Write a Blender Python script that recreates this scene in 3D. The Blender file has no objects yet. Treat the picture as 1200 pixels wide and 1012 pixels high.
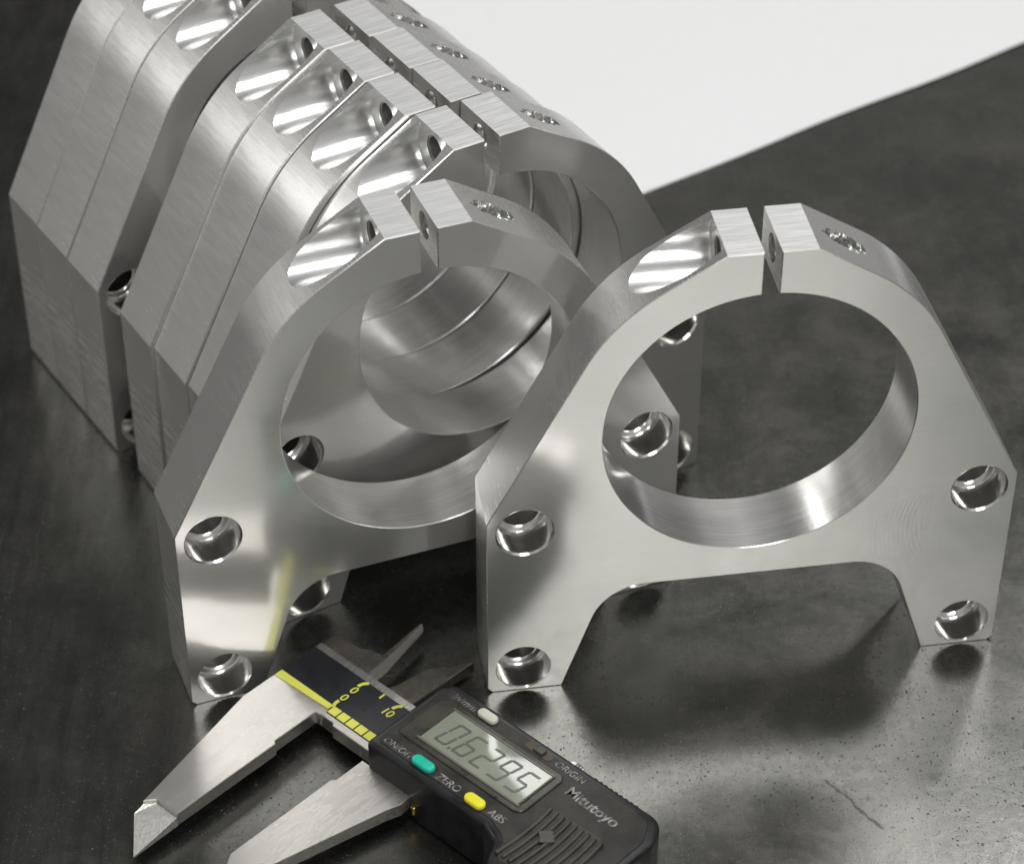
import bpy, bmesh, math, random
from mathutils import Vector, Matrix
random.seed(7)
U = 0.0113            # one drawing unit (about 1.13 mm) in Blender units
sc = bpy.context.scene
COL = sc.collection

# ------------------------------------------------------------------ camera
cd = bpy.data.cameras.new('camera'); cam = bpy.data.objects.new('camera', cd); COL.objects.link(cam)
cam.location = (0, 0, 359.8 * U); cam.rotation_euler = (math.pi / 2 - 0.6728, 0, 0)
cd.sensor_fit = 'HORIZONTAL'; cd.sensor_width = 36; cd.lens = 36 * 2.5117
cd.clip_start = 0.02; cd.clip_end = 200
cd.dof.use_dof = True; cd.dof.focus_distance = 484 * U; cd.dof.aperture_fstop = 1.9; cd.dof.aperture_blades = 7
sc.camera = cam
# ------------------------------------------------------------------ world, lamps, exposure
W = bpy.data.worlds.new('World'); sc.world = W; W.use_nodes = True
bg = W.node_tree.nodes['Background']; bg.inputs[0].default_value = (1, .985, .95, 1); bg.inputs[1].default_value = 1.0
_t = W.node_tree; _tc = _t.nodes.new('ShaderNodeTexCoord'); _n = _t.nodes.new('ShaderNodeTexNoise'); _n.inputs['Scale'].default_value = 2.0; _n.inputs['Detail'].default_value = 1.5
_m = _t.nodes.new('ShaderNodeMapping'); _m.inputs['Location'].default_value = (1.7, 0, 0)  # offset chosen so the unseen side mirrored in the plate is darker
_t.links.new(_tc.outputs['Generated'], _m.inputs[0]); _t.links.new(_m.outputs[0], _n.inputs['Vector'])
_r = _t.nodes.new('ShaderNodeValToRGB'); _t.links.new(_n.outputs['Fac'], _r.inputs[0])     # made-up blotches for the unseen room, shaped for contrast in the metal's reflections
_r.color_ramp.elements[0].position = .42; _r.color_ramp.elements[0].color = (.06, .059, .057, 1)
_r.color_ramp.elements[1].position = .58; _r.color_ramp.elements[1].color = (.36, .357, .350, 1)
_t.links.new(_r.outputs[0], bg.inputs[0])
def area(name, loc, target, sx, sy, rad, col=(1, 1, 1)):
    """rad = radiance seen when looking at the lamp"""
    l = bpy.data.lights.new(name, 'AREA'); l.shape = 'RECTANGLE'; l.size = sx * U; l.size_y = sy * U
    l.energy = rad * math.pi * (sx * U) * (sy * U) ; l.color = col
    o = bpy.data.objects.new(name, l); COL.objects.link(o); o.location = Vector(loc) * U
    o.rotation_euler = (Vector(target) - Vector(loc)).to_track_quat('-Z', 'Y').to_euler()
    return o
T0 = (10, 400, 40)
area('window_light', (390, -740, 890), T0, 500, 620, 6.8, (1, .995, .985))
area('side_window', (-1190, 700, 640), T0, 80, 520, 13, (1, .985, .95))
area('ceiling_tube', (150, 700, 1500), T0, 90, 1800, 19, (1, .995, .98))
area('ceiling_tube', (1000, 700, 1500), T0, 90, 1800, 12, (1, .995, .98))
sc.view_settings.view_transform = 'Standard'; sc.view_settings.look = 'None'
sc.view_settings.exposure = 0.12; sc.view_settings.gamma = 1; sc.view_settings.use_curve_mapping = False
sc.cycles.max_bounces = 10; sc.cycles.glossy_bounces = 8; sc.cycles.diffuse_bounces = 4
sc.cycles.caustics_reflective = True; sc.cycles.blur_glossy = 0.4
sc.cycles.sample_clamp_indirect = 6
sc.cycles.use_denoising = True

# ------------------------------------------------------------------ material helpers
class NT:
    def __init__(s, name):
        s.m = bpy.data.materials.new(name); s.m.use_nodes = True; s.t = s.m.node_tree; s.n = s.t.nodes; s.l = s.t.links
        s.p = s.n['Principled BSDF']; s.tc = s.n.new('ShaderNodeTexCoord')
    def new(s, typ, **kw):
        n = s.n.new(typ)
        for k, v in kw.items():
            if k.startswith('i_'):
                key = k[2:]; key = int(key) if key.isdigit() else key.replace('_', ' ')
                n.inputs[key].default_value = v
            else: setattr(n, k, v)
        return n
    def link(s, a, b): s.l.new(a, b)
    def coords(s, scale, rot=(0, 0, 0), loc=(0, 0, 0)):
        m = s.new('ShaderNodeMapping'); s.link(s.tc.outputs['Object'], m.inputs[0])
        m.inputs['Scale'].default_value = tuple(c / U for c in scale); m.inputs['Rotation'].default_value = rot
        m.inputs['Location'].default_value = loc
        return m.outputs[0]
    def noise(s, vec, scale=1, detail=3, rough=.55, dist=0):
        n = s.new('ShaderNodeTexNoise'); s.link(vec, n.inputs['Vector']); n.inputs['Scale'].default_value = scale
        n.inputs['Detail'].default_value = detail; n.inputs['Roughness'].default_value = rough; n.inputs['Distortion'].default_value = dist
        return n.outputs['Fac']
    def rng(s, v, a, b, c, d, clamp=True):
        n = s.new('ShaderNodeMapRange'); n.clamp = clamp; s.link(v, n.inputs[0])
        for i, x in zip((1, 2, 3, 4), (a, b, c, d)): n.inputs[i].default_value = x
        return n.outputs[0]
    def math(s, op, a, b=None, c=None):
        n = s.new('ShaderNodeMath', operation=op)
        for i, x in enumerate((a, b, c)):
            if x is None: continue
            if isinstance(x, (int, float)): n.inputs[i].default_value = x
            else: s.link(x, n.inputs[i])
        return n.outputs[0]
    def mix(s, f, a, b):
        n = s.new('ShaderNodeMix', data_type='RGBA')
        for k, x in ((0, f), (6, a), (7, b)):
            if isinstance(x, (int, float)): n.inputs[k].default_value = x
            elif isinstance(x, tuple): n.inputs[k].default_value = x if len(x) == 4 else (*x, 1)
            else: s.link(x, n.inputs[k])
        return n.outputs[2]
    def bump(s, h, strength, dist, prev=None):
        n = s.new('ShaderNodeBump'); n.inputs['Strength'].default_value = strength; n.inputs['Distance'].default_value = dist * U
        s.link(h, n.inputs['Height'])
        if prev: s.link(prev, n.inputs['Normal'])
        return n.outputs[0]

def aluminium(name, col, rough, streak, sstr, haze, haze_r=.55, bstr=.15, blot=.05, stepz=False, swirl=False, low=.93):
    """bare machined aluminium: a sharp lobe for the polished ridges, a wide one for the cutter marks"""
    t = NT(name); p = t.p
    v = t.coords(streak); st = t.noise(v, 1, 4, .6)
    bl = t.noise(t.coords((.05, .05, .05)), 1, 2, .5, 0)
    fine = t.noise(t.coords((2.2, 2.2, 2.2)), 1, 2, .6)
    c0 = tuple(c * low for c in col)
    cc = t.mix(t.rng(st, .38, .62, 0, 1), c0, col)
    dk = t.rng(bl, .35, .7, 0, blot * 4)
    cc = t.mix(dk, cc, (col[0] * .86, col[1] * .85, col[2] * .80))
    oi = t.new('ShaderNodeObjectInfo'); cc = t.mix(t.rng(oi.outputs['Random'], 0, 1, 0, .5), cc, tuple(c * .84 for c in col))
    if stepz:
        sep = t.new('ShaderNodeSeparateXYZ'); t.link(t.coords((1, 1, 1)), sep.inputs[0])
        below = t.rng(sep.outputs[2], 26.2, 26.5, 1, 0)
        xa = t.math('ABSOLUTE', sep.outputs[0]); out = t.rng(xa, 20, 30, 0, 1)
        cc = t.mix(t.math('MULTIPLY', t.math('MULTIPLY', below, out), .35), cc, tuple(c * .86 for c in col))
    rr = t.math('ADD', t.rng(st, .2, .8, rough * .7, rough * 1.3), t.rng(bl, .3, .7, -.03, .05))
    t.link(cc, p.inputs['Base Color']); p.inputs['Metallic'].default_value = 1
    t.link(rr, p.inputs['Roughness'])
    h = st
    if swirl:   # arcs left by the fly cutter
        w = t.new('ShaderNodeTexWave', wave_type='RINGS', rings_direction='SPHERICAL', wave_profile='SIN')
        m2 = t.coords((1, 1, 1), loc=(-47, 0, -33)); t.link(m2, w.inputs['Vector'])
        w.inputs['Scale'].default_value = .34; w.inputs['Distortion'].default_value = 1.6; w.inputs['Detail'].default_value = 2; w.inputs['Detail Scale'].default_value = .3
        msk = t.rng(t.noise(t.coords((.035, .035, .035)), 1, 2), .40, .60, .18, .7)
        ln = t.new('ShaderNodeVectorMath', operation='LENGTH'); t.link(m2, ln.inputs[0])
        fade = t.math('MULTIPLY', t.rng(ln.outputs['Value'], 7, 12, 0, 1), t.rng(ln.outputs['Value'], 16, 30, 1, 0))
        msk = t.math('MULTIPLY', t.math('MULTIPLY', msk, fade), t.rng(t.noise(t.coords((.22, .22, .22)), 1, 3), .35, .6, .1, 1))
        cc = t.mix(t.math('MULTIPLY', t.math('MULTIPLY', w.outputs['Fac'], msk), .32), cc, tuple(c * .80 for c in col)); t.link(cc, p.inputs['Base Color'])
        h = t.math('ADD', st, t.math('MULTIPLY', w.outputs['Fac'], msk))
    b = t.bump(h, bstr, .12); b = t.bump(fine, bstr * .6, .05, b)
    t.link(b, p.inputs['Normal'])
    g = t.new('ShaderNodeBsdfPrincipled'); g.inputs['Metallic'].default_value = 1; g.inputs['Roughness'].default_value = haze_r
    t.link(cc, g.inputs['Base Color']); t.link(b, g.inputs['Normal'])
    mx = t.new('ShaderNodeMixShader'); mx.inputs[0].default_value = haze
    t.link(p.outputs[0], mx.inputs[1]); t.link(g.outputs[0], mx.inputs[2]); t.link(mx.outputs[0], t.n['Material Output'].inputs[0])
    return t.m
A0 = (.925, .92, .908)
M_face = aluminium('milled_face', A0, .115, (.12, .12, 1.5), 1, .50, .5, .06, .05, True, True, low=.96)
M_side = aluminium('milled_edge', A0, .24, (1.6, .12, 1.6), 1, .5, .46, .012, .02, low=.97)
M_top = aluminium('sawn_top', (.96, .96, .955), .26, (.10, 1.3, 1.3), 1, .8, .62, .3, .02, low=.80)
M_bore = aluminium('turned_bore', A0, .16, (.06, 1.9, .06), 1, .38, .5, .22, .03, low=.86)
M_hole = aluminium('reamed_hole', (.93, .92, .90), .12, (.2, 2.0, .2), 1, .24, .42, .2, .02, low=.85)
M_pocket = aluminium('end_milled_pocket', (.93, .93, .92), .17, (.25, 1.6, 1.6), 1, .28, .45, .2, .02)
M_thread = aluminium('cut_thread', (.80, .80, .78), .22, (1, 1, 1), 1, .1, .4, .2, .02)

M_hole_shade = None
def simple(name, col, rough=.5, metal=0, bump=.0, bscale=3, var=.0, coat=0, spec=.5):
    t = NT(name); p = t.p; p.inputs['Roughness'].default_value = rough; p.inputs['Metallic'].default_value = metal
    p.inputs['Coat Weight'].default_value = coat; p.inputs['Specular IOR Level'].default_value = spec
    n = t.noise(t.coords((bscale,) * 3), 1, 3, .6); n2 = t.noise(t.coords((.25,) * 3), 1, 3, .6)
    if var:
        t.link(t.mix(t.rng(n2, .35, .7, 0, 1), col, tuple(min(1, c * (1 + var)) for c in col)), p.inputs['Base Color'])
        t.link(t.rng(n2, .3, .7, rough * .8, min(1, rough * 1.25)), p.inputs['Roughness'])
    else: p.inputs['Base Color'].default_value = (*col, 1)
    if bump: t.link(t.bump(n, bump, .1), p.inputs['Normal'])
    return t.m
M_hole_shade = simple('shaded_drilled_wall', (.32, .31, .295), .45, 1, .5, 1.5, .3)  # drilled hole walls, base colour darkened to stand in for the shade inside
M_black = simple('housing_plastic', (.009, .009, .010), .36, 0, .25, 5, 1.2, spec=.4)
M_panel = simple('worn_front_panel', (.017, .016, .014), .42, 0, .3, 4, 1.8, spec=.3)
M_bezel = simple('display_bezel_plastic', (.040, .037, .030), .30, 0, .1, 4, .6)
M_rubber = simple('grip_plastic', (.026, .024, .019), .5, 0, .4, 4, 1.5)
M_scale = simple('scale_film', (.018, .019, .024), .34, 0, .1, 5, .3)
M_yellow = simple('yellow_print', (.80, .80, .12), .45, 0, .05, 5, .12)
M_green = simple('green_button', (.01, .50, .36), .35, 0, 0, 5, .1)
M_ybtn = simple('yellow_button', (.86, .80, .03), .35, 0, 0, 5, .08)
M_white = simple('ivory_button', (.62, .62, .52), .4, 0, 0, 5, .1)
M_rust = simple('brown_slot_plastic', (.055, .040, .022), .55, 0, .2, 4, .6)
M_seg = simple('lcd_segment', (.13, .145, .125), .2)
M_tip = aluminium('ground_jaw_tip', (.95, .94, .90), .22, (1.2, 1.2, 1.2), 1, .5, .55, .6, .12)
M_steel = aluminium('lapped_steel', (.62, .60, .57), .24, (.7, .10, .4), 1, .55, .5, .02, .03, low=.93)
M_steeld = aluminium('dark_ground_steel', (.30, .28, .25), .24, (.5, .5, .5), 1, .5, .5, .05, .06)
def lettering_mat():
    t = NT('worn_lettering'); n = t.noise(t.coords((.55,) * 3, loc=(3, 1, 0)), 1, 3, .65)
    t.link(t.mix(t.rng(n, .42, .58, .12, 1), (.035, .035, .03), (.36, .36, .345)), t.p.inputs['Base Color'])
    t.p.inputs['Roughness'].default_value = .45; return t.m
M_let = lettering_mat()
def lcd_mat():
    t = NT('lcd_glass'); n = t.noise(t.coords((.15,) * 3), 1, 2)
    t.link(t.mix(n, (.24, .27, .21), (.30, .33, .26)), t.p.inputs['Base Color'])
    t.p.inputs['Roughness'].default_value = .14; t.p.inputs['Coat Weight'].default_value = 1; t.p.inputs['Coat IOR'].default_value = 2.1; t.p.inputs['Coat Roughness'].default_value = .07
    return t.m
M_lcd = lcd_mat()

def table_mat():
    t = NT('oiled_steel_plate'); p = t.p
    big = t.noise(t.coords((.010,) * 3), 1, 4, .6, .5)
    mid = t.noise(t.coords((.055,) * 3), 1, 5, .65, .4)
    fine = t.noise(t.coords((.45,) * 3), 1, 4, .65)
    sep = t.new('ShaderNodeSeparateXYZ'); t.link(t.coords((1, 1, 1)), sep.inputs[0])
    streak = t.noise(t.coords((.22, .035, .1), rot=(0, 0, .25)), 1, 4, .6, .6)
    c = t.mix(t.rng(mid, .3, .7, 0, 1), (.150, .150, .141), (.235, .229, .212))
    c = t.mix(t.rng(fine, .35, .7, 0, .3), c, (.115, .118, .107))
    c = t.mix(t.rng(big, .35, .65, 0, .7), c, (.13, .134, .124))
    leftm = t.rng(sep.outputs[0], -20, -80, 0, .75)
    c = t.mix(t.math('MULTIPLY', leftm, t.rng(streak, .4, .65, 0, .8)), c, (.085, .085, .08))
    # pits and rust specks
    def specks(sc_, thr, cover, lo):
        vo = t.new('ShaderNodeTexVoronoi', feature='F1'); wv = t.coords((sc_,) * 3)
        wn = t.new('ShaderNodeTexNoise'); t.link(wv, wn.inputs['Vector']); wn.inputs['Scale'].default_value = 2.5
        ad = t.new('ShaderNodeVectorMath', operation='MULTIPLY_ADD'); t.link(wn.outputs['Color'], ad.inputs[0]); ad.inputs[1].default_value = (.28, .28, 0); t.link(wv, ad.inputs[2])
        t.link(ad.outputs[0], vo.inputs['Vector'])
        sx = t.new('ShaderNodeSeparateColor'); t.link(vo.outputs['Color'], sx.inputs[0])
        size = t.rng(sx.outputs[0], cover, 1, 0, thr)
        hit = t.math('LESS_THAN', vo.outputs['Distance'], size)
        return hit
    s1 = specks(.26, .34, .62, 0); s2 = specks(.62, .36, .62, 0)
    dens = t.rng(t.noise(t.coords((.03,) * 3, loc=(4, 2, 0)), 1, 3), .40, .58, 0, 1)
    sp = t.math('MULTIPLY', t.math('MAXIMUM', s1, s2), dens)
    c = t.mix(t.math('MULTIPLY', sp, .8), c, (.025, .02, .015))
    # a few long scratches
    def seg(ax, ay, bx, by, w):
        dx, dy = bx - ax, by - ay; L = math.hypot(dx, dy); dx /= L; dy /= L
        px = t.math('SUBTRACT', sep.outputs[0], ax); py = t.math('SUBTRACT', sep.outputs[1], ay)
        al = t.math('ADD', t.math('MULTIPLY', px, dx), t.math('MULTIPLY', py, dy))
        pe = t.math('ABSOLUTE', t.math('ADD', t.math('ADD', t.math('MULTIPLY', px, -dy), t.math('MULTIPLY', py, dx)), t.math('ADD', t.rng(fine, 0, 1, -.7, .7), t.rng(mid, .3, .7, -.8, .8))))
        return t.math('MULTIPLY', t.math('LESS_THAN', pe, w), t.math('MULTIPLY', t.math('GREATER_THAN', al, 0), t.math('LESS_THAN', al, L)))
    s = seg(60.1, 344.6, 69.8, 331.8, .30); s_ = seg(62, 343.5, 73, 350, .08)
    c = t.mix(t.math('MULTIPLY', s, .7), c, (.05, .045, .035)); c = t.mix(t.math('MULTIPLY', s_, .3), c, (.3, .3, .28))
    for rz, lo_, amt in ((.45, .69, .12), (-1.0, .70, .14), (1.25, .69, .10)):
        hn = t.noise(t.coords((1.5, .018, .1), rot=(0, 0, rz)), 1, 1, .5, .15)
        c = t.mix(t.math('MULTIPLY', t.rng(hn, lo_, lo_ + .03, 0, 1), amt), c, (.34, .335, .31))
    # dust
    vd = specks(.13, .05, .3, 0)
    c = t.mix(t.math('MULTIPLY', vd, .8), c, (.75, .74, .70))
    t.link(c, p.inputs['Base Color'])
    t.link(t.math('SUBTRACT', t.math('SUBTRACT', .96, t.math('MULTIPLY', sp, .6)), t.math('MULTIPLY', vd, .9)), p.inputs['Metallic'])
    r = t.math('ADD', t.rng(mid, .3, .7, .20, .29), t.rng(fine, .3, .7, -.02, .05)); r = t.math('ADD', r, t.math('MULTIPLY', sp, .25))
    t.link(r, p.inputs['Roughness'])
    h = t.math('SUBTRACT', t.math('ADD', t.math('MULTIPLY', mid, 1.4), t.math('MULTIPLY', fine, .3)), t.math('MULTIPLY', sp, .35))
    t.link(t.bump(h, .15, .35), p.inputs['Normal'])
    return t.m
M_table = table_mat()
M_paper = simple('white_paper', (.88, .885, .895), .7, 0, .05, 1.5, .01)

# ------------------------------------------------------------------ mesh helpers (all coordinates in drawing units)
def finish(me, mats, ang=25):
    for m in mats: me.materials.append(m)
    for p in me.polygons: p.use_smooth = True
    me.set_sharp_from_angle(angle=math.radians(ang))
def link(name, me, parent=None):
    o = bpy.data.objects.new(name, me); COL.objects.link(o)
    if parent is not None: o.parent = parent
    return o
def bm_to(name, bm, mats, parent=None, ang=25, scale=True):
    if scale: bmesh.ops.scale(bm, vec=(U, U, U), verts=bm.verts)
    bmesh.ops.recalc_face_normals(bm, faces=bm.faces)
    me = bpy.data.meshes.new(name); bm.to_mesh(me); bm.free(); finish(me, mats if isinstance(mats, (list, tuple)) else [mats], ang)
    return link(name, me, parent)
def offset_poly(P, d):
    """inset a counter-clockwise polygon by d with mitred corners"""
    n = len(P); out = []
    for i in range(n):
        a, b, c = P[i - 1], P[i], P[(i + 1) % n]
        e0 = (b[0] - a[0], b[1] - a[1]); e1 = (c[0] - b[0], c[1] - b[1])
        l0 = math.hypot(*e0) or 1; l1 = math.hypot(*e1) or 1
        n0 = (-e0[1] / l0, e0[0] / l0); n1 = (-e1[1] / l1, e1[0] / l1)
        k = 1 + n0[0] * n1[0] + n0[1] * n1[1]; k = max(k, .25)
        out.append((b[0] + (n0[0] + n1[0]) / k * d, b[1] + (n0[1] + n1[1]) / k * d))
    return out
def ccw(P):
    A = sum(P[i - 1][0] * P[i][1] - P[i][0] * P[i - 1][1] for i in range(len(P)))
    return P if A > 0 else P[::-1]
def prism(P, lo, hi, ch=0.0, axis='Z', chlo=None, bm=None, sidemat=None, steps=1):
    """extrude polygon P from lo to hi with a chamfer (or round when steps>1); axis Y maps (x,z) drawings"""
    P = ccw(list(P)); bm = bm or bmesh.new(); chlo = ch if chlo is None else chlo
    rings = []
    def lvl(d, z):
        Q = offset_poly(P, d) if d else P
        return [bm.verts.new((x, y, z) if axis == 'Z' else (x, z, y)) for x, y in Q]
    if chlo: 
        for k in range(steps):
            a = math.pi / 2 * k / steps; rings.append(lvl(chlo * (1 - math.sin(a)), lo + chlo * (1 - math.cos(a))))
    rings.append(lvl(0, lo + (chlo or 0)))
    rings.append(lvl(0, hi - ch))
    if ch:
        for k in range(1, steps + 1):
            a = math.pi / 2 * k / steps; rings.append(lvl(ch * (1 - math.cos(a)), hi - ch * (1 - math.sin(a))))
    n = len(P)
    f0 = bm.faces.new(rings[0][::-1]); f1 = bm.faces.new(rings[-1])
    for A, B in zip(rings, rings[1:]):
        for i in range(n):
            f = bm.faces.new((A[i], A[(i + 1) % n], B[(i + 1) % n], B[i]))
            if sidemat: f.material_index = sidemat(i, n)
    return bm
def rrect(x0, y0, x1, y1, r, n=6):
    out = []
    for cx, cy, a0 in ((x1 - r, y1 - r, 0), (x0 + r, y1 - r, 90), (x0 + r, y0 + r, 180), (x1 - r, y0 + r, 270)):
        for k in range(n + 1):
            a = math.radians(a0 + 90 * k / n); out.append((cx + r * math.cos(a), cy + r * math.sin(a)))
    return out
def round_poly(pts, n=6):
    """pts: (x, y, r)"""
    out = []; N = len(pts)
    for i in range(N):
        a = Vector(pts[i - 1][:2]); b = Vector(pts[i][:2]); c = Vector(pts[(i + 1) % N][:2]); r = pts[i][2] if len(pts[i]) > 2 else 0
        if r <= 0: out.append(tuple(b)); continue
        u = (a - b).normalized(); v = (c - b).normalized(); th = math.acos(max(-1, min(1, u.dot(v))))
        tl = r / math.tan(th / 2); ctr = b + (u + v).normalized() * (r / math.sin(th / 2))
        p0 = b + u * tl; p1 = b + v * tl; a0 = math.atan2((p0 - ctr).y, (p0 - ctr).x); a1 = math.atan2((p1 - ctr).y, (p1 - ctr).x)
        d = (a1 - a0 + math.pi) % (2 * math.pi) - math.pi
        for k in range(n + 1): out.append((ctr.x + r * math.cos(a0 + d * k / n), ctr.y + r * math.sin(a0 + d * k / n)))
    return out
def lathe(profile, axis_fn, seg=48, mat=0, bm=None, matfn=None):
    """profile (s, r) along the axis; axis_fn(s, c, d) -> point"""
    bm = bm or bmesh.new(); rings = []
    for s, r in profile:
        rings.append([bm.verts.new(axis_fn(s, r * math.cos(2 * math.pi * k / seg), r * math.sin(2 * math.pi * k / seg))) for k in range(seg)])
    fs = [bm.faces.new(rings[0][::-1]), bm.faces.new(rings[-1])]
    for f in fs: f.material_index = mat
    for q, (A, B) in enumerate(zip(rings, rings[1:])):
        for i in range(seg): f = bm.faces.new((A[i], A[(i + 1) % seg], B[(i + 1) % seg], B[i])); f.material_index = matfn(q) if matfn else mat
    bmesh.ops.recalc_face_normals(bm, faces=bm.faces)
    return bm

# ------------------------------------------------------------------ the clamp bracket, built once
BW, HS, WT, HT, SL, ZC, RB, RO, TH, WI, HB = 51.9, 43.7, 8.36, 100.7, 1.62, 61.69, 30.0, 37.7, 14.93, 36.95, 24.9
CH = .18
def tang(px, pz, side):
    dx, dz = px, pz - ZC; d = math.hypot(dx, dz); t = math.atan2(dz, dx) + side * math.acos(RO / d)
    return t
def bracket_outline():
    P = [];tag = []
    def add(x, z, k): P.append((x, z)); tag.append(k)
    # counter clockwise seen from the front (x right, z up): start at right foot inner corner
    ft = round_poly([(WI, 0), (BW - 1.0, 0), (BW, 1.0), (BW, HS)])
    for q in ft: add(*q, 's')
    a2 = tang(BW, HS, 1); a1 = tang(WT, HT, -1)
    for k in range(33): a = a2 + (a1 - a2) * k / 32; add(RO * math.cos(a), ZC + RO * math.sin(a), 's')
    add(WT, HT, 't'); 
    add(SL, HT, 'c')
    b0 = math.acos(SL / RB)
    N = 144
    for k in range(N + 1):
        a = b0 - (2 * math.pi - 2 * (math.pi / 2 - b0)) * k / N
        add(RB * math.cos(a), ZC + RB * math.sin(a), 'b')
    tag[-1] = 'c'
    add(-SL, HT, 't')
    add(-WT, HT, 's')
    for k in range(33): a = math.pi - (a1 + (a2 - a1) * k / 32); add(RO * math.cos(a), ZC + RO * math.sin(a), 's')
    for q in [(-BW, HS), (-BW, 1.0), (-BW + 1.0, 0), (-WI, 0)]: add(*q, 's')
    xi = WI - .34 * HB
    arch = round_poly([(-WI, 0), (-xi, HB, 11), (xi, HB, 11), (WI, 0)], 14)[1:-1]
    for q in arch: add(*q, 's')
    return P, tag
P, tags = bracket_outline()
A = sum(P[i - 1][0] * P[i][1] - P[i][0] * P[i - 1][1] for i in range(len(P))); assert A > 0, A
KIND = {'s': 1, 't': 2, 'c': 1, 'b': 3}
base = prism(P, 0, TH, CH, 'Y', sidemat=lambda i, n: KIND[tags[i]])
bmesh.ops.recalc_face_normals(base, faces=base.faces)
bme = bpy.data.meshes.new('body'); base.to_mesh(bme); base.free()
allm = [M_face, M_side, M_top, M_bore, M_hole, M_pocket, M_thread, M_hole_shade]
for m in allm: bme.materials.append(m)
bob = bpy.data.objects.new('tmp_body', bme); COL.objects.link(bob)
cutters = []
def cutter(bm):
    me = bpy.data.meshes.new('tmp_cut'); bm.to_mesh(me); bm.free()
    for m in allm: me.materials.append(m)
    o = bpy.data.objects.new('tmp_cut', me); COL.objects.link(o); cutters.append(o)
HOLES = [(-44.5, 41.0), (44.6, 40.8), (-44.7, 5.9), (44.9, 5.9)]
for hx, hz in HOLES:
    ax = lambda s, c, d, hx=hx, hz=hz: (hx + c, s, hz + d)
    prof = [(-1, 5.75), (0, 5.75), (.35, 5.35), (5.9, 5.35), (6.25, 5.25), (6.5, 5.0), (6.6, 4.7), (6.62, 4.0), (6.8, 3.8), (TH - .2, 3.8), (TH, 4.0), (TH + 1, 4.0)]
    if hz < 10: prof = [(s, min(r, 5.55)) for s, r in prof]
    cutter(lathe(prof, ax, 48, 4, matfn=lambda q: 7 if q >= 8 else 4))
ZS = 96.6; YM = TH / 2
axx = lambda s, c, d: (s, YM + c, ZS + d)
cutter(lathe([(-40, 6.2), (-WT - .30, 6.2), (-WT - .05, 6.0), (-WT + .02, 5.6)], axx, 64, 5))     # screw pocket
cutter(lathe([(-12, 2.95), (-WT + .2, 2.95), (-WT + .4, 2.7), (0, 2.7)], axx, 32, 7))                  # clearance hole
pr = [(-.5, 2.7), (SL + .6, 2.7)]
s = SL + 1.0
while s < 28: pr += [(s, 2.75), (s + .8, 2.3)]; s += 1.6
cutter(lathe(pr + [(30, 2.6)], axx, 32, 6))
for c in cutters:
    md = bob.modifiers.new('b', 'BOOLEAN'); md.operation = 'DIFFERENCE'; md.solver = 'EXACT'; md.object = c
    try: md.material_mode = 'INDEX'
    except Exception: pass
dg = bpy.context.evaluated_depsgraph_get()
full = bpy.data.meshes.new_from_object(bob.evaluated_get(dg))
for o in cutters + [bob]:
    m = o.data; bpy.data.objects.remove(o); bpy.data.meshes.remove(m)
print('bracket faces', len(full.polygons))
def split(keep, name, mats_idx=None):
    bm = bmesh.new(); bm.from_mesh(full)
    dead = [f for f in bm.faces if not keep(f)]
    bmesh.ops.delete(bm, geom=dead, context='FACES')
    bmesh.ops.scale(bm, vec=(U, U, U), verts=bm.verts)
    me = bpy.data.meshes.new(name); bm.to_mesh(me); bm.free()
    for m in allm: me.materials.append(m)
    for p in me.polygons: p.use_smooth = True
    me.set_sharp_from_angle(angle=math.radians(25))
    return me
ctr = lambda f: f.calc_center_median()
body_me = split(lambda f: f.material_index < 3, 'body')
bore_me = split(lambda f: f.material_index == 3, 'bore_wall')
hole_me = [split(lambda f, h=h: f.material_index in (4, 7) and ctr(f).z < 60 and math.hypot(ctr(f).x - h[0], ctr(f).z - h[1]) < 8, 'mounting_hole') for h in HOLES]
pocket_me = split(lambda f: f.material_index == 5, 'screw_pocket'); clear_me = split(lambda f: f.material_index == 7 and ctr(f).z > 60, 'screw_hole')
thread_me = split(lambda f: f.material_index == 6, 'threaded_hole')

def bracket(x, y, yaw, label, group, tilt=0):
    r = bpy.data.objects.new('clamp_bracket', None); COL.objects.link(r); r.empty_display_size = .1
    r.location = (x * U, y * U, .004 * U); r.rotation_euler = (tilt, 0, yaw)
    r['label'] = label; r['category'] = 'clamp bracket'; r['group'] = group
    link('body', body_me, r); link('bore_wall', bore_me, r)
    for h in hole_me: link('mounting_hole', h, r)
    pk = link('screw_pocket', pocket_me, r); link('screw_hole', clear_me, pk); link('threaded_hole', thread_me, r)
    return r
G = 'machined aluminium clamp brackets standing on the steel plate'
bracket(46.44, 376.1, .1511, 'brightest clamp bracket, standing alone at the front right with bare dark plate behind its bore', G)
bracket(-14.92, 383.3, .3685, 'loose clamp bracket standing behind the caliper jaws, the nearer stack showing through its bore', G)
bracket(-3.73, 414.1, .538, 'front bracket of the nearer stack, its right ring standing clear behind the two loose brackets', G)
bracket(-13.27, 426.3, .5455, 'second bracket from the front in the nearer stack of four', G)
bracket(-21.60, 439.0, .5475, 'third bracket from the front in the nearer stack of four', G)
bracket(-30.07, 451.45, .5485, 'rearmost bracket of the nearer stack of four, facing the open gap to the far stack', G)
bracket(-44.13, 472.17, .5757, 'front bracket of the far stack, its dark front face seen across the gap', G)
bracket(-52.46, 485.0, .5755, 'middle bracket of the far stack of three', G)
bracket(-60.64, 497.6, .5750, 'rearmost bracket, at the left end of the far stack', G)

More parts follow.
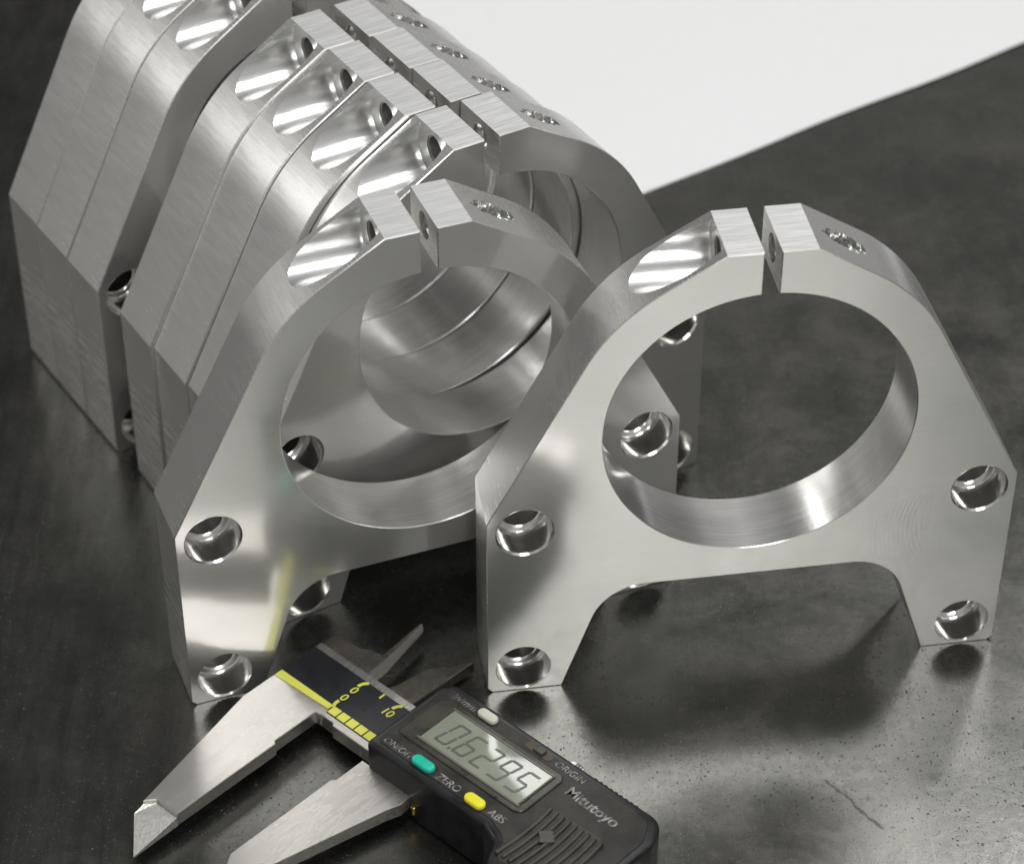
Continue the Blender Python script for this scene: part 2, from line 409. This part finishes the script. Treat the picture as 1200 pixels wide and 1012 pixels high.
# ------------------------------------------------------------------ the steel plate and the paper
bm = bmesh.new()
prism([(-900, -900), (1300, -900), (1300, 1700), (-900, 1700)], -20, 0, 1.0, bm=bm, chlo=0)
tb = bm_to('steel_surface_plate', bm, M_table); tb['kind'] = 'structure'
def paper():
    bm = bmesh.new(); nu, nv = 60, 40
    c0 = Vector((24.0, 541.5)); du = Vector((108.2, 75.7)).normalized(); dv = Vector((-.62, .78)).normalized()
    g = []
    for i in range(nu + 1):
        row = []
        for j in range(nv + 1):
            a = 420 * i / nu; b = 340 * j / nv
            p = c0 + du * a + dv * (b + .35 * math.sin(a / 11 + .8) * math.exp(-b / 12) + .4 * math.sin(a / 27) * math.exp(-b / 12))
            z = .12 + .5 * math.exp(-b / 60) * (1 - math.cos(a / 42)) * .5 * min(1, a / 40) + .3 * (1 - math.cos(b / 80)) + 1.2 * (b / 340) ** 2
            row.append((p.x, p.y, z))
        g.append(row)
    top = [[bm.verts.new(q) for q in r] for r in g]; bot = [[bm.verts.new((q[0], q[1], q[2] - .10)) for q in r] for r in g]
    for i in range(nu):
        for j in range(nv):
            bm.faces.new((top[i][j], top[i + 1][j], top[i + 1][j + 1], top[i][j + 1]))
            bm.faces.new((bot[i][j + 1], bot[i + 1][j + 1], bot[i + 1][j], bot[i][j]))
    for i in range(nu):
        bm.faces.new((bot[i][0], bot[i + 1][0], top[i + 1][0], top[i][0])); bm.faces.new((top[i][nv], top[i + 1][nv], bot[i + 1][nv], bot[i][nv]))
    for j in range(nv):
        bm.faces.new((top[0][j], top[0][j + 1], bot[0][j + 1], bot[0][j])); bm.faces.new((bot[nu][j], bot[nu][j + 1], top[nu][j + 1], top[nu][j]))
    o = bm_to('paper_sheet', bm, M_paper, ang=40)
    o['label'] = 'large blank white paper sheet lying on the dark plate behind the brackets'; o['category'] = 'paper'
paper()

# ------------------------------------------------------------------ the digital caliper (local: x along the beam, y across it, z up)
cal = bpy.data.objects.new('digital_caliper', None); COL.objects.link(cal)
cal.location = (-37.46 * U, 356.33 * U, 0); cal.rotation_euler = (0, 0, math.radians(-43.2))
cal['label'] = 'black digital caliper with steel jaws slightly open, lying flat in front of the brackets'; cal['category'] = 'caliper'
def part(name, P, lo, hi, mat, ch=.15, parent=cal, steps=1, label=None, chlo=None, ang=25):
    o = bm_to(name, prism(P, lo, hi, ch, 'Z', chlo=chlo, steps=steps), mat, parent, ang)
    if label: o['label'] = label
    return o
ZB = 6.2      # top of the beam and jaws
# beam, fixed jaw and its tip
part('beam', [(-14.2, -.1 + .2), (1.0, .1), (4.0, 0), (4.3, -.55), (86, -.55), (86, 14.2), (-14.2, 14.2)], ZB - 3.4, ZB, M_steel, .12)
fj = part('outside_jaw', [(-14.3, 1.25), (-14.3, -6.9), (-7.2, -38.4), (-5.6, -36.5), (0, -36.3), (0, -11.4), (-.7, -10.9), (-.7, -3), (-.7, -.3), (.4, -.1), (.5, 1.6)], ZB - 3.1, ZB + .02, M_steel, .14, label='fixed outside measuring jaw, left of the gap')
def tip():
    bm = bmesh.new()
    T = [(-7.2, -38.4, ZB - .9), (-5.6, -36.55, ZB - .9), (0, -36.35, ZB - 1.0), (.0, -47.2, ZB - 3.0), (-7.0, -40.9, ZB - 1.4)]
    Bq = [(x, y, ZB - 3.1) for x, y, z in T]; Bq[3] = (.0, -47.2, ZB - 3.3)
    t = [bm.verts.new(q) for q in T]; b = [bm.verts.new(q) for q in Bq]
    bm.faces.new(t); bm.faces.new(b[::-1])
    for i in range(5): bm.faces.new((t[i], t[(i + 1) % 5], b[(i + 1) % 5], b[i]))
    bm_to('knife_tip', bm, M_tip, fj)
tip()
# upper (inside) jaws
def inside_jaw(side, pts, tipi, label):
    # flat blade with a bevelled knife edge on the measuring side
    o = part('inside_jaw', pts, ZB - 3.2, ZB - .4, M_steeld, .12, label=label)
    return o
ij = inside_jaw(-1, [(-14.0, 14.2), (-14.0, 18.2), (-7.9, 18.5), (-5.8, 19.6), (-2.9, 20.3), (-4.0, 31.9), (-3.5, 32.0), (-1.4, 18.5), (-1.3, 14.2)], 0, 'inside measuring jaw of the fixed end')
bm = bmesh.new()
kv = [bm.verts.new(q) for q in [(-1.3, 14.2, ZB - .45), (-1.4, 18.5, ZB - .45), (-3.5, 32.0, ZB - .6), (.0, 14.2, ZB - 2.3), (-.1, 18.0, ZB - 2.3), (-3.2, 32.0, ZB - 2.0), (-1.3, 14.2, ZB - 3.1), (-1.4, 18.5, ZB - 3.1), (-3.5, 32.0, ZB - 3.0)]]
for f in ((0, 3, 4, 1), (1, 4, 5, 2), (3, 6, 7, 4), (4, 7, 8, 5), (0, 6, 3), (2, 5, 8)): bm.faces.new([kv[i] for i in f])
bm_to('knife_edge', bm, M_steel, ij)
part('inside_jaw', [(1.6, 14.3), (3.3, 17.5), (4.6, 25.5), (7.2, 28.5), (9.6, 33.0), (9.9, 33.0), (9.5, 16.4), (12.4, 16.0), (17.5, 16.0), (17.5, 14.3)], .7, 3.4, M_steeld, .15, label='inside measuring jaw of the slider')
# sliding jaw
part('outside_jaw', [(15.2, -4.2), (15.2, -10.0), (14.5, -10.6), (14.5, -36.0), (16.0, -38.5), (19.6, -38.5), (22.1, -32.3), (27.6, -9.0), (28.6, -6.2), (28.6, -5.4), (28.3, -3.0), (15.2, -3.0)], ZB - 3.1, ZB, M_steel, .14, label='sliding outside measuring jaw, right of the gap')
part('lock_screw', [(29.6 + .5 * math.cos(a * math.pi / 6), -3.8 + .5 * math.sin(a * math.pi / 6)) for a in range(12)], 2.6, 4.6, simple('brass', (.6, .45, .12), .3, 1), .1)
# printed scale
part('scale_plate', [(-14.1, 1.5), (.6, 2.0), (.9, 1.1), (20, 1.1), (20, 12.4), (-14.1, 12.4)], ZB, ZB + .10, M_scale, .03)
part('yellow_band', [(-14.05, 1.35), (.55, 1.95), (.55, 3.3), (-14.05, 3.3)], ZB + .10, ZB + .14, M_yellow, 0)
for k in range(6): part('scale_mark', [(.95 + 2.45 * k, 1.35), (3.05 + 2.45 * k, 1.35), (3.05 + 2.45 * k, 3.35), (.95 + 2.45 * k, 3.35)], ZB + .10, ZB + .14, M_yellow, 0)
def text(name, s, x, y, size, z, mat, rot=0, shear=0, off=0, parent=cal, sx=1):
    c = bpy.data.curves.new(name, 'FONT'); c.body = s; c.size = size * U; c.shear = shear; c.align_x = 'CENTER'; c.align_y = 'CENTER'; c.offset = off * U; c.extrude = .02 * U
    o = bpy.data.objects.new('tmp', c); COL.objects.link(o)
    me = bpy.data.meshes.new_from_object(o.evaluated_get(bpy.context.evaluated_depsgraph_get())); bpy.data.objects.remove(o); bpy.data.curves.remove(c)
    me.name = name; me.materials.clear(); me.materials.append(mat); me.transform(Matrix.Scale(sx, 4, (1, 0, 0)))
    q = link(name, me, parent); q.location = (x * U, y * U, z * U); q.rotation_euler = (0, 0, rot)
    return q
zt = ZB + .13
text('numeral', '0', .5, 6.2, 2.7, zt, M_yellow, 0, .1, .03); text('numeral', '0', .5, 8.9, 2.7, zt, M_yellow, 0, .1, .03); text('numeral', '10', 9.6, 9.1, 2.7, zt, M_yellow, 0, .1, .03)
def hook(x0, y0, x1, y1, bend, w=.36):
    a = Vector((x0, y0)); b = Vector((x1, y1)); m = (a + b) / 2 + Vector((-(b - a).y, (b - a).x)) * bend; L = []; R_ = []
    for k in range(9):
        u = k / 8; p = a * (1 - u) ** 2 + m * 2 * u * (1 - u) + b * u * u; d = ((m - a) * (1 - u) + (b - m) * u).normalized(); n = Vector((-d.y, d.x)) * w
        L.append(tuple(p + n)); R_.append(tuple(p - n))
    part('scale_mark', L + R_[::-1], ZB + .10, ZB + .14, M_yellow, 0)
hook(.95, 3.0, .45, 5.0, .25); hook(.30, 10.3, 1.35, 12.3, .25); hook(9.6, 10.5, 10.7, 12.3, .25)
part('scale_mark', [(5.5, 10.8), (5.9, 10.8), (5.9, 12.3), (5.5, 12.3)], ZB + .10, ZB + .14, M_yellow, 0)

# slider housing
ZH = 13.0
housing = part('housing', round_poly([(16.9, -3.6, 1.2), (47.5, -3.4, 2), (51.5, -5.0, 2.5), (54.5, -10.5, 2.5), (71, -10.0, 4), (73.4, 0, 4), (73.4, 14, 5), (70.8, 19.3, 4.0), (18.6, 19.2, 1.6), (16.9, 16.6, 1.6)]), .3, ZH, M_black, 1.1, steps=4, chlo=.4, ang=50)
part('front_panel', round_poly([(18.6, -1.9, .8), (48, -1.9, 2), (52.5, -3.5, 3), (55.5, -8.6, 2), (70, -8.4, 3), (71.8, 0, 3), (71.8, 13, 4), (69.2, 17.6, 3), (20.0, 17.6, 1.2), (18.6, 15.2, 1.2)]), ZH, ZH + .12, M_panel, .1)
bez = part('display_bezel', round_poly([(19.8, 2.2, .8), (51.2, 2.2, 2), (51.2, 14.9, 1.5), (21.5, 14.9, .8), (19.8, 13.5, .8)]), ZH + .12, ZH + .45, M_bezel, .2)
# raised frame strips round the window so that the glass sits recessed
LX0, LX1, LY0, LY1 = 24.0, 49.2, 3.9, 13.3
part('window_frame', [(LX0 - .5, LY0 - .5), (LX1 + .5, LY0 - .5), (LX1 + .5, LY0), (LX0 - .5, LY0)], ZH + .45, ZH + .72, simple('window_rim', (.16, .15, .13), .3), .08)
part('window_frame', [(LX0 - .5, LY1), (LX1 + .5, LY1), (LX1 + .5, LY1 + .4), (LX0 - .5, LY1 + .4)], ZH + .45, ZH + .72, bpy.data.materials['window_rim'], .08)
part('window_frame', [(LX0 - .5, LY0 + .003), (LX0, LY0 + .003), (LX0, LY1 - .003), (LX0 - .5, LY1 - .003)], ZH + .45, ZH + .72, M_bezel, .08)
part('window_frame', [(LX1, LY0 + .003), (LX1 + .5, LY0 + .003), (LX1 + .5, LY1 - .003), (LX1, LY1 - .003)], ZH + .45, ZH + .72, M_bezel, .08)
lcd = part('display', [(LX0, LY0), (LX1, LY0), (LX1, LY1), (LX0, LY1)], ZH + .45, ZH + .52, M_lcd, 0)
SEG = {'0': 'abcdef', '6': 'acdefg', '2': 'abged', '9': 'abcdfg', '5': 'acdfg'}
def digit(ch, x, y, w, h, dot=False):
    bm = bmesh.new(); t = .58; sh = .22; g = .16
    def q(x0, y0, x1, y1):
        v = [bm.verts.new((x + a + sh * b, y + b, 0)) for a, b in ((x0, y0), (x1, y0), (x1, y1), (x0, y1))]
        w_ = [bm.verts.new((v_.co.x, v_.co.y, .03)) for v_ in v]
        bm.faces.new(w_); bm.faces.new(v[::-1])
        for i in range(4): bm.faces.new((v[i], v[(i + 1) % 4], w_[(i + 1) % 4], w_[i]))
    h2 = h / 2
    R = {'a': (t * .6, h - t, w - t * .6, h), 'd': (t * .6, 0, w - t * .6, t), 'g': (t * .6, h2 - t / 2, w - t * .6, h2 + t / 2),
         'f': (0, h2 + g, t, h - g * 2), 'b': (w - t, h2 + g, w, h - g * 2), 'e': (0, g * 2, t, h2 - g), 'c': (w - t, g * 2, w, h2 - g)}
    for s_ in SEG[ch]: q(*R[s_])
    if dot: q(w + .55, -.1, w + 1.15, .6)
    o = bm_to('digit', bm, M_seg, lcd); o.location = (0, 0, (ZH + .525) * U)
for k, ch in enumerate('06295'): digit(ch, 26.0 + 4.45 * k, LY0 + 1.3, 3.1, 6.4, dot=(k == 0))
# buttons
def pill(name, cx, cy, w, h, mat, label, z=1.0):
    part('button_well', rrect(cx - w / 2 - .35, cy - h / 2 - .35, cx + w / 2 + .35, cy + h / 2 + .35, h / 2, 6), ZH + .12, ZH + .2, M_black, .03)
    part(name, rrect(cx - w / 2, cy - h / 2, cx + w / 2, cy + h / 2, h / 2 - .05, 8), ZH + .2, ZH + z, mat, .38, steps=3, chlo=0, label=label, ang=50)
pill('button', 29.6, 16.55, 4.6, 2.1, M_white, 'ivory push button above the display')
pill('button', 29.4, -.65, 5.2, 2.3, M_green, 'green push button below the display')
pill('button', 42.9, -.9, 4.6, 2.3, M_ybtn, 'yellow push button below the display')
part('slot', rrect(39.4, 15.75, 46.0, 17.75, .9, 6), ZH + .12, ZH + .2, M_rust, .03)
part('slot_button', rrect(41.6, 15.95, 44.1, 17.55, .3, 4), ZH + .2, ZH + .7, M_bezel, .15)
zl = ZH + .14
text('lettering', 'in/mm', 23.6, 16.45, 2.3, zl, M_let, 0, .15, .0)
text('lettering', 'ON/OFF', 22.9, -.75, 2.0, zl, M_let, 0, .15)
text('lettering', 'ZERO', 35.9, -.75, 2.3, zl, M_let, 0, .15, .02)
text('lettering', 'ABS', 48.2, -.75, 2.3, zl, M_let, 0, .1, .02)
text('lettering', 'ORIGIN', 50.6, 16.6, 2.1, zl, M_let, 0, .1)
text('lettering', 'Mitutoyo', 59.4, 12.9, 3.3, zl, M_let, -.02, 0, .07, sx=1.02)
# grip with ribs
grip = part('grip', round_poly([(53.6, 7.6, 1), (66.5, 8.2, 1), (67.5, -7.6, 1), (55.0, -8.0, 1)]), ZH + .12, ZH + .22, M_rubber, .05)
for k in range(9):
    x = 54.3 + 1.55 * k
    pts = []
    n = 14
    for i in range(n + 1):
        yy = -7.4 + 14.8 * i / n; pts.append((x + .9 * (1 - (yy / 7.4) ** 2) * .6, yy))
    poly = [(a - .42, b) for a, b in pts] + [(a + .42, b) for a, b in pts[::-1]]
    part('rib', poly, ZH + .22, ZH + .75, M_rubber, .25, grip, chlo=0, steps=2, ang=50)
part('emblem', [(58.6, -.5), (60.6, 1.4), (58.6, 3.3), (56.6, 1.4)], ZH + .76, ZH + .95, M_bezel, .1)
# thumb wheel and knurled roller at the upper edge
def wheel(x0, x1, y, z, r, n, name, mat):
    bm = bmesh.new(); seg = n * 2; rings = []
    for xx, rr in ((x0, r - .3), (x0 + .3, r), (x1 - .3, r), (x1, r - .3)):
        rings.append([bm.verts.new((xx, y + (rr - (.22 if k % 2 else 0)) * math.cos(2 * math.pi * k / seg), z + (rr - (.22 if k % 2 else 0)) * math.sin(2 * math.pi * k / seg))) for k in range(seg)])
    bm.faces.new(rings[0][::-1]); bm.faces.new(rings[-1])
    for A_, B_ in zip(rings, rings[1:]):
        for i in range(seg): bm.faces.new((A_[i], A_[(i + 1) % seg], B_[(i + 1) % seg], B_[i]))
    return bm_to(name, bm, mat, cal, 10)
bm = bmesh.new()
# lock screw on the top edge: knurled, axis across the beam
rings = []
for yy, rr in ((18.8, 1.9), (19.1, 2.1), (20.2, 2.1), (20.5, 1.8)):
    rings.append([bm.verts.new((49.4 + (rr - (.2 if k % 2 else 0)) * math.cos(2 * math.pi * k / 48), yy, 10.0 + (rr - (.2 if k % 2 else 0)) * math.sin(2 * math.pi * k / 48))) for k in range(48)])
bm.faces.new(rings[0][::-1]); bm.faces.new(rings[-1])
for A_, B_ in zip(rings, rings[1:]):
    for i in range(48): bm.faces.new((A_[i], A_[(i + 1) % 48], B_[(i + 1) % 48], B_[i]))
bm_to('clamping_screw', bm, simple('knurled_steel', (.5, .5, .48), .35, 1), cal, 10)
for k in range(9):
    x = 54.0 + 1.25 * k
    part('thumb_ridge', round_poly([(x, 18.6, .1), (x + .75, 18.6, .1), (x + .75, 19.85, .3), (x, 19.85, .3)], 3), 6, 11.9, M_black, .15)
part('depth_rod', [(73, 6.0), (84, 6.0), (84, 8.0), (73, 8.0)], ZB + .01, ZB + 1.2, M_steel, .15)
